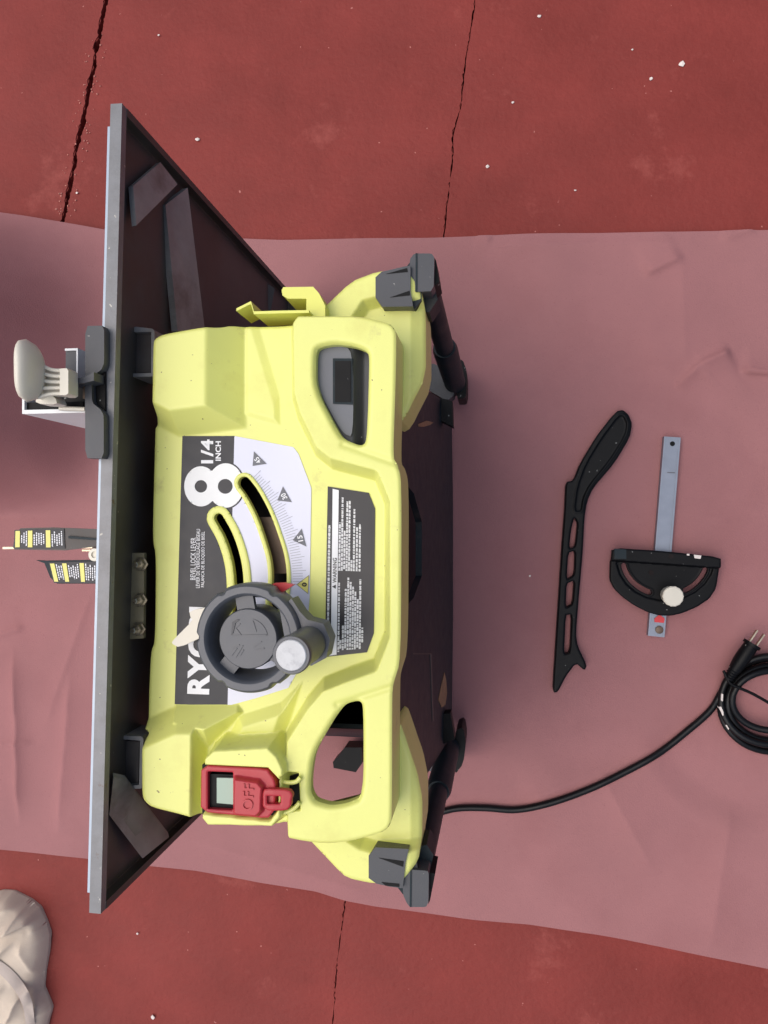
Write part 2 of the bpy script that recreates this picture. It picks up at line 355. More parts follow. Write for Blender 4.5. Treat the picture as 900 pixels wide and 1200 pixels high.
# --- table: local frame along its front edge
T1, B1 = P(143, 121, .5), P(118, 1071, .5); E = (T1-B1); TL = E.length; E.normalize(); NX = Vector((E.y, -E.x, 0)); O = Vector((B1.x, B1.y, 0))
tb = lambda n, a0, a1, b0, b1, z0, z1, m, par=saw, bev=.0008: box(n, O, E, NX, ZUP, (a0, b0, z0), (a1, b1, z1), m, par, bev)
table = tb('table_top', .0125, TL-.0145, -.0116, -.0087, .032, .4975, M['tableedge'])
tb('underside_sheet', .006, TL-.006, -.0086, -.0076, .035, .494, M['under'], table, 0)
tb('front_apron', 0, TL, -.0085, 0, .493, .5, M['metal'], table, .0012)
tb('rear_apron', 0, TL, -.0085, .006, .028, .034, M['under'], table)
for a in (0, TL-.0055): tb('side_apron', a, a+.0055, -.0085, .0004, .034, .4929, M['under'], table)
plate('corner_brace', [(156, 218, .478), (188, 190, .435), (208, 216, .412), (160, 264, .478)], .004, M['rib'], table)
plate('corner_brace', [(133, 911, .480), (147, 914, .472), (198, 981, .402), (167, 1006, .445), (128, 955, .480)], .004, M['rib'], table)
plate('cross_rib', [(194, 240, .414), (220, 220, .387), (240, 386, .36), (208, 388, .40)], .006, M['rib'], table)
plate('rear_gusset', [(298, 322, .14), (322, 338, .12), (316, 372, .12), (290, 372, .15)], .006, M['under'], table)
for pts in ([(147, 385), (160, 383), (178, 385), (181, 388), (181, 441), (147, 442), (147, 438), (177, 437), (177, 389), (147, 389)],
            [(139, 862), (166, 863), (168, 866), (166, 924), (146, 925), (146, 921), (163, 920), (164, 868), (139, 866)]):
    prism('mounting_bracket', pts, .458, .03, M['rib'], table, .0003)
for pts in ([(148, 389.5), (176.5, 389.5), (176.5, 436.5), (148, 437.5)], [(141, 868), (163, 869), (162, 919.5), (146, 920.5)]): prism('bracket_face', pts, .4535, .004, M['under'], table, .0005)
mp_ = prism('trunnion_plate', [(154, 648), (169, 648), (168, 748), (152, 749)], .452, .004, M['plateb'], saw)
prism('trunnion_block', [(140, 650), (154, 650), (152, 749), (138, 749)], .447, .03, M['black'], saw)
for x, y in ((166, 661), (165, 703), (163, 737)):
    lathe('bolt', [(.0056, 0), (.0056, .0012), (.0044, .0013), (.0044, .0055), (.0024, .0056), (.0024, .0105), (.0018, .011)], P(x, y, .4525), M['steel'], saw, 6)
# --- front panel
px = lambda poly, z=ZR: PXY(poly, z)
panel_out = chaikin([(183, 404), (185, 399), (194, 394), (232, 387), (256, 384), (269, 378), (336, 376), (345, 372), (369, 370), (411, 370), (434, 376), (458, 382), (464, 388), (466, 396),
    (465, 454), (462, 538), (467, 545), (471, 558), (472, 600), (471, 772), (463, 797), (461, 806), (461, 955), (458, 964), (450, 971), (413, 981), (385, 984), (360, 981), (340, 977), (328, 972), (318, 975),
    (240, 972), (232, 964), (231, 956), (214, 951), (181, 943), (172, 935), (170, 925), (170, 866), (173, 860), (174, 812), (176, 764), (181, 752), (182, 650), (178, 634), (180, 549), (182, 480)], 2, .2)
panel_out_m = np.array([[*P(x, y, .466-.014*float(sstep((y-484)/12)*sstep((862-y)/12)) if x < 200 else .466)[:2]] for x, y in panel_out])
hole_low = chaikin([(404, 826), (420, 822), (425, 828), (425, 935), (407, 943), (388, 946), (369, 941), (363, 930), (363, 914), (367, 884), (391, 843)], 2, .2)
hole_up = chaikin([(369, 410), (376, 405), (393, 402), (416, 405), (430, 411), (432, 419), (430, 490), (428, 519), (421, 522), (402, 514), (395, 505), (369, 455)], 2, .2)
slot_big = stroke(catmull([(287, 566), (297, 580), (309, 603), (319, 630), (326, 655), (328, 680), (325, 706)]), 7.5, 9)
slot_sm = stroke(catmull([(257, 607), (268, 627), (276, 650), (280, 672), (281, 700), (278, 722)]), 5.5, 5.5)
rim_big = stroke(catmull([(287, 566), (297, 580), (309, 603), (319, 630), (326, 655), (328, 680), (325, 706)]), 12, 13.5)
rim_sm = stroke(catmull([(257, 607), (268, 627), (276, 650), (280, 672), (281, 700), (278, 722)]), 14, 14.5)
HL, HU, SB, SS = px(hole_low), px(hole_up), px(slot_big, ZL), px(slot_sm, ZL)
ringC = px([(338, 368), (345, 360), (480, 360), (500, 540), (500, 800), (480, 1000), (328, 1000), (324, 900), (326, 866), (352, 824), (372, 801), (402, 789), (433, 778), (446, 744), (446, 590), (434, 561), (382, 547), (362, 531), (341, 487), (334, 462), (333, 376)])
def conv(poly, z, widths, x, y):
    p = px(poly, z); n = len(p); c = p.mean(0); t = np.full(x.shape, 9.)
    for i in range(n):
        a, b = p[i], p[(i+1) % n]; e = b-a; nn = np.array([-e[1], e[0]])/np.hypot(*e)
        if (c-a)@nn < 0: nn = -nn
        t = np.minimum(t, ((x-a[0])*nn[0]+(y-a[1])*nn[1])/widths[i])
    return t
def soft(t, k=.07):                      # 0..1 ramp with rounded shoulders
    t = np.clip(t, -.5, 1.5); return np.clip(np.where(t < k, np.where(t < -k, 0, (t+k)**2/(4*k)), np.where(t > 1-k, np.where(t > 1+k, 1, 1-(1+k-t)**2/(4*k)), t)), 0, 1)
swh = [(233, 886), (247, 873), (316, 869), (330, 883), (338, 900), (336, 960), (322, 976), (240, 974), (230, 962)]
def panelz(x, y):
    z = np.full(x.shape, ZL)
    t = conv([(170, 388), (284, 372), (283, 500), (205, 510), (170, 492)], .462, [.004, .024, .017, .015, .004], x, y); z = z+(ZB-ZL)*soft(t)
    t = conv([(158, 850), (206, 829), (238, 829), (236, 970), (158, 970)], .462, [.017, .017, .005, .003, .003], x, y); z = np.maximum(z, ZL+(ZB-ZL)*soft(t))
    t = conv([(200, 829), (273, 829), (280, 839), (238, 880), (200, 866)], .462, [.017, .006, .012, .02, .004], x, y); z = np.maximum(z, ZL+(ZB-ZL)*soft(t))
    t = conv([(281, 340), (322, 340), (326, 462), (338, 502), (282, 486)], .455, [.003, .004, .006, .004, .006], x, y); z = np.maximum(z, ZL+.0018*soft(t))
    s = -sdf(ringC, x, y); z = np.maximum(z, ZL+(ZR-ZL)*soft(s/.0065))
    s = -sdf(px([(275, 842), (325, 826), (352, 800), (330, 868), (318, 872), (262, 872)], .46), x, y); z = np.maximum(z, ZL+.007*soft(s/.008))
    s = -sdf(px(swh, ZS), x, y); z = np.maximum(z, ZL+(ZS-ZL)*soft(s/.0045))
    for h in (HL, HU):                   # rolled rims round the grips
        d = sdf(h, x, y); z = z-.0022*np.clip(1-d/.004, 0, 1)**2
    # shallow seams where the grip bars meet the middle section
    for a, b in (((402, 521), (470, 545)), ((395, 826), (470, 802))):
        a, b = np.array(P(*a, ZR))[:2], np.array(P(*b, ZR))[:2]; e = b-a; tt = np.clip(((x-a[0])*e[0]+(y-a[1])*e[1])/(e@e), 0, 1)
        z = z-.0012*np.exp(-(np.hypot(x-a[0]-e[0]*tt, y-a[1]-e[1]*tt)/.0022)**2)
    # switch pocket
    s = -sdf(px([(233, 896), (314, 900), (327, 914), (326, 950), (316, 963), (233, 954)], ZS), x, y); z = z-.012*soft(s/.0012)
    s = -sdf(px([(332, 904), (350, 906), (352, 950), (332, 952)], ZR), x, y); z = z-.010*soft(s/.002)
    return z
panel = field('front_panel', [panel_out_m], [HL, HU, SB, SS], panelz, M['yellow'], saw, step=.0008, skirt=lambda x, y: np.where(np.minimum(np.abs(sdf(SB, x, y)), np.abs(sdf(SS, x, y))) < .004, .003, np.where(np.minimum(np.abs(sdf(HL, x, y)), np.abs(sdf(HU, x, y))) < .003, .007, .045)), fillet=.0024)
# --- foot frames (yellow arms that carry the feet)
fu = px(chaikin([(366, 374), (412, 330), (441, 319), (470, 316), (492, 330), (497, 362), (497, 437), (472, 490), (455, 500), (440, 470), (430, 400)], 1, .15), .436)
fl = px(chaikin([(352, 972), (402, 1025), (413, 1030), (438, 1035), (470, 1033), (490, 1010), (493, 985), (493, 943), (487, 910), (475, 873), (467, 850), (450, 850), (440, 950)], 1, .15), .436)
def armz(dark):
    step_ = px(dark, .436)
    def f(x, y):
        z = np.full(x.shape, .438); s = -sdf(step_, x, y); z = z-.010*soft(s/.006)
        xr = px([(480, 400), (480, 940)], .436); d = (x-np.interp(y, [xr[1, 1], xr[0, 1]], [xr[1, 0], xr[0, 0]])); return z-.5*np.maximum(d, 0)
    return f
field('foot_frame', [fu], [], armz([(412, 372), (425, 352), (445, 347), (520, 350), (520, 520), (420, 520)]), M['yellow'], saw, step=.001, skirt=.05, fillet=.003)
field('foot_frame', [fl], [], armz([(405, 984), (422, 995), (440, 1000), (520, 996), (520, 840), (420, 840)]), M['yellow'], saw, step=.001, skirt=.05, fillet=.003)
# --- hooks on the side
hp = [np.array(a, float) for a in ((277, 363), (294, 354.5), (297.5, 366.5), (330, 365.5), (362, 365))]
prism('storage_hook', [tuple(a+(0, -1.6)) for a in hp]+[tuple(a+(0, 1.6)) for a in hp[::-1]], .462, .035, M['hook'], saw, .0005)
prism('storage_hook', [(330, 340), (332, 336.5), (367, 336), (374, 344), (381, 358), (381, 372), (359, 372), (359, 350), (337, 350), (331, 346)], .452, .04, M['hook'], saw, .001)
# --- label plates
lab_dark = [(214, 511), (275, 511), (271, 670), (267, 827), (205, 825), (208, 720)]
lab_pale = [(275, 511), (344, 524), (350, 532), (365, 572), (364, 640), (363, 700), (357, 772), (338, 806), (300, 818), (267, 827), (271, 670)]
flatz = lambda z: (lambda x, y: np.full(x.shape, z))
nm = field('scale_label', [px(lab_dark, ZL)], [px(rim_sm, ZL), px(rim_big, ZL)], flatz(ZL+.0005), M['blackink'], panel, step=.001, skirt=.0005)
pl = field('scale_label', [px(lab_pale, ZL)], [px(rim_sm, ZL), px(rim_big, ZL)], flatz(ZL+.0006), M['lilac'], panel, step=.001, skirt=.0005)
def rimz(x, y): return np.full(x.shape, ZL+.0022)
field('slot_rim', [px(rim_big, ZL)], [SB], rimz, M['yellow'], panel, step=.0008, skirt=.004, fillet=.0012)
field('slot_rim', [px(rim_sm, ZL)], [SS], rimz, M['yellow'], panel, step=.0008, skirt=.004, fillet=.0012)
zi = ZL+.0010
text('lettering', 'RYOBI', (245.5, 814), (248, 712), (219, 813), zi, M['ink'], panel, bold=.045)
# big figure eight, two rings lying side by side
field('numeral', [px([(236+19.5*math.cos(a), 570+23.5*math.sin(a)) for a in np.linspace(0, 2*math.pi, 48, endpoint=False)], ZL),
                  px([(265+21*math.cos(a), 569+26*math.sin(a)) for a in np.linspace(0, 2*math.pi, 48, endpoint=False)], ZL)],
      [px(circ(236, 570, 7.3, 32), ZL), px(circ(264.5, 570, 8.7, 32), ZL), px(rim_big, ZL), px(rim_sm, ZL)], flatz(zi), M['white'], panel, step=.0007, skirt=.0003)
field('numeral_outline', [px([(265+22.6*math.cos(a), 569+27.6*math.sin(a)) for a in np.linspace(0, 2*math.pi, 48, endpoint=False)], ZL)], [px(rim_big, ZL), px(rim_sm, ZL)], flatz(zi-.0002), M['blackink'], panel, step=.0007, skirt=.0002)
text('lettering', '1/4', (250, 543), (250, 515), (235.5, 543), zi, M['ink'], panel, bold=.03)
text('lettering', 'INCH', (259, 540), (259, 517), (252.5, 540), zi, M['ink'], panel, bold=.03)
for s, x0, x1, y0, y1 in (('BEVEL LOCK LEVER', 229, 223, 679.5, 630), ('LEVIER DE VERROUILLAGE BISEAU', 234, 229.5, 689, 620), ('PALANCA DE BLOQUEO DE BISEL', 240, 235.5, 688, 623)):
    text('lettering', s, (x0, y0), (x0+.6, y1), (x1, y0), zi, M['ink'], panel, bold=.006)
for num, tri, fill in (('45', [(297.5, 529), (296, 546), (312.5, 543.5)], 'greyink'), ('30', [(331.5, 570), (325, 586.5), (342, 588.5)], 'greyink'),
                       ('15', [(353.5, 619.5), (343, 633), (359, 640.5)], 'greyink'), ('0', [(362, 674), (347.5, 685), (361, 696)], 'yelink')):
    flat('scale_mark', [tri], zi, M[fill], panel)
    c = np.mean(tri, 0)
    if num == '0':
        flat('scale_mark', [[tri[i], tri[(i+1) % 3], tuple(np.array(tri[(i+1) % 3])*.93+c*.07), tuple(np.array(tri[i])*.93+c*.07)] for i in range(3)], zi+.0003, M['blackink'], panel)
        text('lettering', '0', (359.5, 687.5), (359.5, 682.5), (353.8, 687.5), zi+.0003, M['blackink'], panel, bold=.03)
    else:
        ang = {'45': .65, '30': .45, '15': .2}[num]; d = np.array([math.sin(ang)*-1, -math.cos(ang)]); u = np.array([-d[1]*-1, d[0]*-1]); u = np.array([d[1], -d[0]])
        h = 6.; wd = 7.; p0 = c-d*wd/2-u*h/2
        text('lettering', num, tuple(p0), tuple(p0+d*wd), tuple(p0+u*h), zi+.0003, M['ink'], panel, bold=.02)
# scale ticks round the big slot
cc = np.array([178., 680.]); tick = []
for i in range(46):
    a = math.radians(-1.5+i*(47.5/45)*.985); long_ = 12 if i % 5 else 16
    sc = 1.0; r0, r1 = 165, 165+long_
    d = np.array([math.cos(a), -math.sin(a)]); n = np.array([-d[1], d[0]])*.27
    tick.append([tuple(cc+d*r0+n), tuple(cc+d*r1+n), tuple(cc+d*r1-n), tuple(cc+d*r0-n)])
flat('scale_ticks', tick, zi, M['tick'], panel)
# warning label
wl = [(384, 570), (432, 577.5), (439.5, 596), (438, 742), (430, 764.5), (381, 770), (382, 680)]
wlab = prism('warning_label', wl, ZL+.0009, .0008, M['warnink'], panel, 0)
zw = ZL+.0013; WQ = [(384, 571), (439.5, 579), (438, 765), (381, 769)]
flat('label_band', [[lerpq(WQ, .105, .005), lerpq(WQ, .235, .008), lerpq(WQ, .235, .995), lerpq(WQ, .115, .998)], [lerpq(WQ, .0, .83), lerpq(WQ, .108, .83), lerpq(WQ, .115, .998), lerpq(WQ, .01, .998)]], zw, M['ink'], wlab)
text('lettering', 'WARNING', lerpq(WQ, .215, .565), lerpq(WQ, .215, .415), lerpq(WQ, .13, .565), zw+.0004, M['blackink'], wlab, bold=.02)
flat('warning_sign', [[lerpq(WQ, .20, .60), lerpq(WQ, .20, .575), lerpq(WQ, .12, .5875)]], zw+.0004, M['blackink'], wlab)
ln = []
def words(u, v0, v1, hu=.024):
    v = v0
    while v > v1:
        l = random.uniform(.008, .03); e = max(v-l, v1)
        k = v
        while k > e+.001:                # each word is a row of letter-sized strokes
            s = random.uniform(.0022, .0042); hh = hu*random.uniform(.7, 1.); ln.append([lerpq(WQ, u-hh, k), lerpq(WQ, u+hh*.9, k), lerpq(WQ, u+hh*.9, k-s), lerpq(WQ, u-hh, k-s)]); k -= s+.0009
        v = e-.006
words(.05, .81, .22, .026)
for u, a, b in ((.27, .98, .56), (.31, .96, .91), (.36, .97, .82), (.41, .96, .60), (.46, .97, .53), (.51, .97, .56), (.56, .97, .58), (.61, .97, .61), (.66, .96, .66), (.71, .97, .54), (.76, .93, .84),
                (.27, .49, .20), (.32, .49, .05), (.37, .48, .25), (.42, .49, .07), (.47, .49, .06), (.52, .49, .42), (.57, .49, .11), (.63, .49, .22), (.69, .49, .20)):
    words(u, a, b)
flat('lettering', ln, zw, M['ink'], wlab)
# --- dark grip pocket in the upper handle
gp = field('grip_pocket', [px(chaikin([(365, 405), (393, 398), (430, 405), (436, 419), (434, 520), (421, 527), (398, 518), (365, 457)], 1), .466)], [],
    lambda x, y: .462-.007*soft((x-P(414, 460, .462).x)/.006), M['grey'], saw, step=.0012, skirt=.01)
prism('pocket_face', chaikin([(372, 412), (378, 408), (394, 405), (414, 409), (414, 512), (404, 509), (397, 500), (372, 455)], 2, .2), .4645, .003, M['pocket'], gp, .0006)
prism('pocket_window', [(390, 420), (413, 420), (413, 474), (390, 473)], .4656, .002, M['dark'], gp, .0004)
prism('window_glass', [(392.5, 423), (411, 423), (411, 471), (392.5, 471)], .4664, .0016, M['black'], gp, .0003)
# --- power switch
sw = prism('switch_plate', [(237, 896), (314, 900), (327, 914), (326, 950), (316, 963), (237, 954)], ZS-.009, .004, M['black'], saw, .0004)
red_out = PXY(chaikin([(234.5, 898), (312, 902.5), (320, 914), (322, 922), (321, 950), (313, 960.5), (234, 952.5)], 1, .1), ZS+.002)
red_hole = PXY([(242, 905), (272, 906), (272, 951), (242, 949.5)], ZS+.002)
pad_hi = PXY([(272, 911), (302, 915.5), (308.5, 923), (307, 953), (300, 960), (271, 957)], ZS+.006)
padx = (P(272, 930, ZS).x, P(320, 930, ZS).x)
field('switch_paddle', [red_out], [red_hole], lambda x, y: ZS+.0005+.005*soft(-sdf(pad_hi, x, y)/.0018), M['red'], sw, step=.0006, skirt=.009, fillet=.0012)
prism('rocker_frame', [(245, 907), (275, 908), (275, 950), (244, 948)], ZS-.004, .006, M['black'], sw, .0005)
prism('rocker', [(254, 911.5), (276, 912), (276, 943), (254, 941)], ZS-.002, .004, M['green'], sw, .001)
text('lettering', 'OFF', (296, 950), (298, 919), (283, 949.5), ZS+.0058, M['red'], sw, bold=.01, raise_=.0006)
field('pull_tab', [PXY(chaikin([(309, 924), (318, 923), (340, 925), (344, 931), (342, 937), (342, 943), (337, 949), (309, 948)], 1, .2), ZS+.001)],
      [PXY([(314, 931), (330, 932), (330, 941), (314, 941)], ZS+.001)], lambda x, y: np.full(x.shape, ZS+.004)-.1*np.maximum(0, x-P(322, 930, ZS).x), M['red'], sw, step=.0006, skirt=.004, fillet=.0012)
prism('tab_recess', [(337, 910), (349, 907), (352, 915), (352, 941), (345, 948), (338, 940)], ZR-.0075, .002, M['black'], saw, .0003)
tube('tab_loop', [P(x, y, ZR+.003) for x, y in catmull([(328, 915), (338, 917), (347, 916), (352, 911)], 5)], .0016, M['yellow'], saw, 8)
tube('tab_loop', [P(x, y, ZR+.002) for x, y in catmull([(326, 953), (338, 951), (346, 946), (351, 940)], 5)], .0016, M['yellow'], saw, 8)
for x, y in ((269, 868), (315, 867)): lathe('screw_hole', [(.0016, 0), (.0016, .0004), (.0001, .0004)], P(x, y, ZL+.009), M['brown'], saw, 10)
# --- bevel bracket and added shade sheet behind the slots
prism('bevel_bracket', [(300, 606), (340, 606), (342, 672), (306, 672)], .438, .004, M['brown'], saw)
prism('slot_shade_sheet', [(230, 560), (345, 545), (352, 760), (230, 760)], .415, .004, M['black'], saw)  # black sheet added to stand in for the shade inside the slots
# --- bevel pointer and lock lever
prism('bevel_pointer', [(318, 685), (321, 683.5), (333, 683), (344, 685.5), (331, 694), (326, 696), (318, 692)], .482, .006, M['redp'], saw, .0012)
prism('bevel_lock_lever', chaikin([(201, 754), (203, 750), (226, 727), (223, 723), (222, 716), (250, 710), (250, 738), (240, 745), (210, 759)], 1, .2), .470, .008, M['cream'], saw, .003, seg=4)
# --- handwheel
wz = .498; wc = P(293, 747, wz)
hw = bpy.data.objects.new('handwheel', None)
ringR = .0362
def wob(a):
    k = (a*6/(2*math.pi)) % 1; return .05*float(sstep(np.array(min(k, 1-k)*14-.3)))-.03
lathe_prof = [(ringR*.70, -.022), (ringR*.9, -.02), (ringR*.99, -.014), (ringR, -.006), (ringR, .002), (ringR*.975, .0048), (ringR*.94, .006), (ringR*.84, .006), (ringR*.805, .0048), (ringR*.785, .001), (ringR*.73, -.010), (ringR*.70, -.018), (ringR*.70, -.022)]
vs, fs = [], []; n = 96
for r, h in lathe_prof:
    for i in range(n):
        a = 2*math.pi*i/n+.3; rr = r*(1+(wob(a) if r > ringR*.90 else 0)); vs.append(wc+Vector((rr*math.cos(a), rr*math.sin(a), h)))
for k in range(len(lathe_prof)-1):
    for i in range(n): j = (i+1) % n; fs.append((k*n+i, k*n+j, (k+1)*n+j, (k+1)*n+i))
wheel = link('handwheel', mesh(vs, fs), M['wheel'], saw, 40)
hub = lathe('wheel_hub', [(.0205, -.03), (.0205, -.001), (.0198, .0), (.0001, .0)], wc+Vector((-.0015, -.001, 0)), M['wheel'], wheel, 56)
for ang in (100, 232, -30):
    a = math.radians(ang); d = Vector((math.cos(a), math.sin(a), 0)); s = Vector((-d.y, d.x, 0))
    box('wheel_spoke', wc, d, s, ZUP, (.015, -.0062, -.006), (ringR*.84, .0062, -.0015), M['wheel'], wheel, .001)
hc = (289, 749); zh = wz+.0003
def arcstroke(pts, wd, nm_='hub_mark'):
    prism(nm_, stroke(pts, wd), wz+.0005, .001, M['wheel'], wheel, .0002)
prism('hub_mark', [(272, 729), (277, 726), (281, 726), (276, 730), (273, 742), (271, 744)], wz+.0006, .001, M['grey'], wheel, .0001)
arcstroke(circ(289, 749, 24, 10, -1.25, -.2, False), .9)
arcstroke([(272, 745), (312, 744)], .6); arcstroke([(281, 731), (276, 736), (282, 744)], .6); arcstroke([(296, 727), (300, 740)], .5)
for a, b in (((271, 768), (277, 760)), ((276, 770), (284, 757)), ((281, 768), (285, 762)), ((272, 760), (280, 756)), ((297, 758), (306, 752)), ((300, 762), (309, 760))): arcstroke([a, b], .7)
kt = P(341, 768, .545); kb = Vector((kt.x, kt.y, .49))
prism('crank_arm', [(kb.x-.001, kb.y+.016), (kb.x+.010, kb.y+.0135), (kb.x+.0145, kb.y+.003), (kb.x+.012, kb.y-.009), (kb.x+.002, kb.y-.0145), (kb.x-.012, kb.y-.013), (kb.x-.0155, kb.y-.002), (kb.x-.02, kb.y+.022), (kb.x-.012, kb.y+.03), (kb.x-.006, kb.y+.021)], .5, .018, M['wheel'], wheel, .004, px=False, seg=3)
kn = lathe('crank_knob', [(.0112, 0), (.0118, .008), (.0116, .045), (.0121, .049), (.0121, .053), (.0114, .0545), (.0098, .0545), (.0098, .0535)], kb, M['wheel'], wheel, 40)
lathe('knob_cap', [(.0096, .052), (.0096, .0546), (.0090, .0552), (.0001, .0552)], kb, M['cap'], wheel, 32)
# --- base pan (underside of the saw), open in the middle
bx_ = -.055
def panz(pts, nm_, m, th=.006, x=bx_):
    bm = bmesh.new(); a = [bm.verts.new((x+.003-(z-.035)*.062, y, z)) for y, z in pts]; b = [bm.verts.new((x+.003-th-(z-.035)*.062, y, z)) for y, z in pts]; k = len(a)
    bm.faces.new(a); bm.faces.new(b[::-1])
    for i in range(k): bm.faces.new((a[i], b[i], b[(i+1) % k], a[(i+1) % k]))
    return link(nm_, finish(bm, .001), m, saw, 40)
panz([(.115, .42), (.145, .05), (.03, .035), (-.12, .035), (-.262, .05), (-.245, .25), (-.19, .42), (-.075, .42), (-.066, .33), (-.05, .285), (0, .285), (.025, .33), (.04, .42)], 'base_pan', M['dark'])
for q in ([(-.262, .06), (-.165, .38)],):
    (y0, z0), (y1, z1) = q
    me = mesh([(bx_-.009, y0, z0), (-.235, y0, z0), (-.235, y1, z1), (bx_-.03, y1, z1)], [(0, 1, 2, 3)]); o_ = link('side_wall', me, M['dark'], saw)
    so = o_.modifiers.new('s', 'SOLIDIFY'); so.thickness = .004
box('rear_shell', Vector((0, 0, 0)), Vector((1, 0, 0)), Vector((0, 1, 0)), ZUP, (-.235, -.262, .02), (-.07, -.12, .06), M['black'], saw, .003)
box('rear_shell', Vector((0, 0, 0)), Vector((1, 0, 0)), Vector((0, 1, 0)), ZUP, (-.235, .08, .02), (-.07, .145, .06), M['black'], saw, .003)
box('motor_housing', Vector((0, 0, 0)), Vector((1, 0, 0)), Vector((0, 1, 0)), ZUP, (-.22, -.14, .08), (-.12, .12, .37), M['black'], saw, .01)
def on_pan(x, y, lift=.0008):
    lo, hi = .0, .6                      # height at which this line of sight meets the sloping pan
    for _ in range(40):
        m_ = (lo+hi)/2; d = P(x, y, m_).x-(bx_+.003+lift-(m_-.035)*.062)
        if d > 0: hi = m_
        else: lo = m_
    return P(x, y, lo)
def pan_patch(n_, poly, m_):
    v = [on_pan(*p) for p in poly]; w_ = [p-Vector((.0006, 0, 0)) for p in v]; k = len(v)
    bm = bmesh.new(); a_ = [bm.verts.new(p) for p in v]; b_ = [bm.verts.new(p) for p in w_]; bm.faces.new(a_); bm.faces.new(b_[::-1])
    for i in range(k): bm.faces.new((a_[i], b_[i], b_[(i+1) % k], a_[(i+1) % k]))
    return link(n_, finish(bm), m_, saw)
pan_patch('dust_patch', [(521, 788), (523, 797), (524, 812), (522, 826), (518, 829), (514, 820), (517, 805)], M['tan'])
pan_patch('dust_patch', [(490, 497), (500, 493), (508, 495), (504, 498), (497, 500), (491, 500)], M['tan'])
for q in ([(484, 765.5), (505, 765.5), (505, 766.8), (484, 766.8)], [(504.5, 766), (506, 766), (508.5, 845), (507, 845)]): pan_patch('mould_line', q, M['under'])
prism('pan_ledge', [(473, 468), (500, 462), (530, 470), (531, 500), (505, 487), (474, 492)], .15, .02, M['black'], saw, .002)
prism('pan_ledge', [(470, 842), (497, 838), (528, 836), (533, 866), (500, 880), (480, 868)], .13, .02, M['black'], saw, .002)
prism('cord_clip', [(390, 893), (396, 887), (404, 876), (424, 876), (424, 895), (417, 905), (391, 900)], .05, .03, M['black'], saw, .002)
# --- legs and feet
def leg(front, rear, s):
    a, b = P(*front), P(*rear); mid = a.lerp(b, .52)
    tube('leg_tube', [a, mid], .0095, M['dark'], saw, 20); tube('leg_sleeve', [mid.lerp(a, .02), mid.lerp(b, .05), b], [.0112, .0128, .0128], M['dark'], saw, 20)
leg((499, 332, .41), (534, 452, .055), 1); leg((491, 1022, .41), (527, 872, .055), -1)
def front_foot(br, groove_shades, cap, band, house, pad, neck):
    k = prism('foot_bracket', br, .440, .03, M['grey'], saw, .0022)
    for g in groove_shades: prism('groove_shade', g, .4404, .0006, M['black'], k, .0001)  # thin black plates laid on top as the shade of recesses
    prism('leg_socket', house, .418, .03, M['dark'], saw, .003)
    prism('foot_neck', neck, .4335, .03, M['dark'], saw, .003)
    f = prism('foot', chaikin(cap, 1, .14), .436, .026, M['grey'], saw, .003)
    prism('foot_band', band, .4366, .02, M['dark'], f, .0005); prism('foot_pad', pad, .428, .03, M['black'], f, .001)
front_foot([(440, 325), (447, 318.5), (473, 312.5), (481, 311), (481, 341), (484, 359), (448, 359.5), (440, 348.5)], [[(452, 321), (477, 314), (478, 318.5)], [(457, 348.5), (480, 340.5), (480.5, 346)]],
    [(480, 304), (485.5, 297), (506, 297), (509, 302), (508, 341), (486, 342), (480, 338)], [(487, 296.5), (489, 296.5), (489, 342), (487, 342)], [(480, 341), (510, 339), (513, 351), (503, 366), (484, 361)], [(508, 301), (511, 305), (515, 330), (511, 334), (508, 336)], [(476, 313), (484, 303), (494, 303), (494, 352), (486, 362), (478, 358)])
front_foot([(432, 1003), (440, 993), (479, 995), (475, 1012), (472, 1041), (456, 1039), (441, 1035.5), (432, 1029)], [[(444, 1005.5), (473, 1009.5), (472.5, 1016)], [(447, 1034), (468, 1036), (468, 1039.5), (452, 1038)]],
    [(473, 1022), (480, 1019), (501, 1020.5), (502.5, 1024), (502, 1057), (499.5, 1063), (480.5, 1063), (477, 1059), (472, 1048)], [(480.5, 1020), (482.5, 1020), (482, 1063), (480, 1063)], [(480, 995), (500, 990), (508, 1002), (504, 1021), (475, 1020)], [(502.5, 1022), (510, 1024), (504, 1055), (502, 1060)], [(474, 994), (486, 996), (490, 1020), (486, 1052), (472, 1048), (466, 1040)])
f3 = prism('foot', chaikin([(536, 424), (542, 421), (547, 434), (547, 460), (545, 467), (534, 467)], 1, .2), .07, .05, M['black'], saw, .002)
prism('foot_bracket', chaikin([(498, 430), (510, 425), (531, 444), (533, 462), (524, 470), (500, 456)], 1, .2), .075, .03, M['grey'], saw, .002)
f4 = prism('foot', chaikin([(534, 856), (543, 852), (546, 870), (543, 895), (533, 908), (530, 890)], 1, .2), .07, .05, M['black'], saw, .002)
prism('foot_bracket', chaikin([(492, 874), (516, 871), (527, 874), (524, 890), (508, 905), (490, 900)], 1, .2), .075, .03, M['grey'], saw, .002)
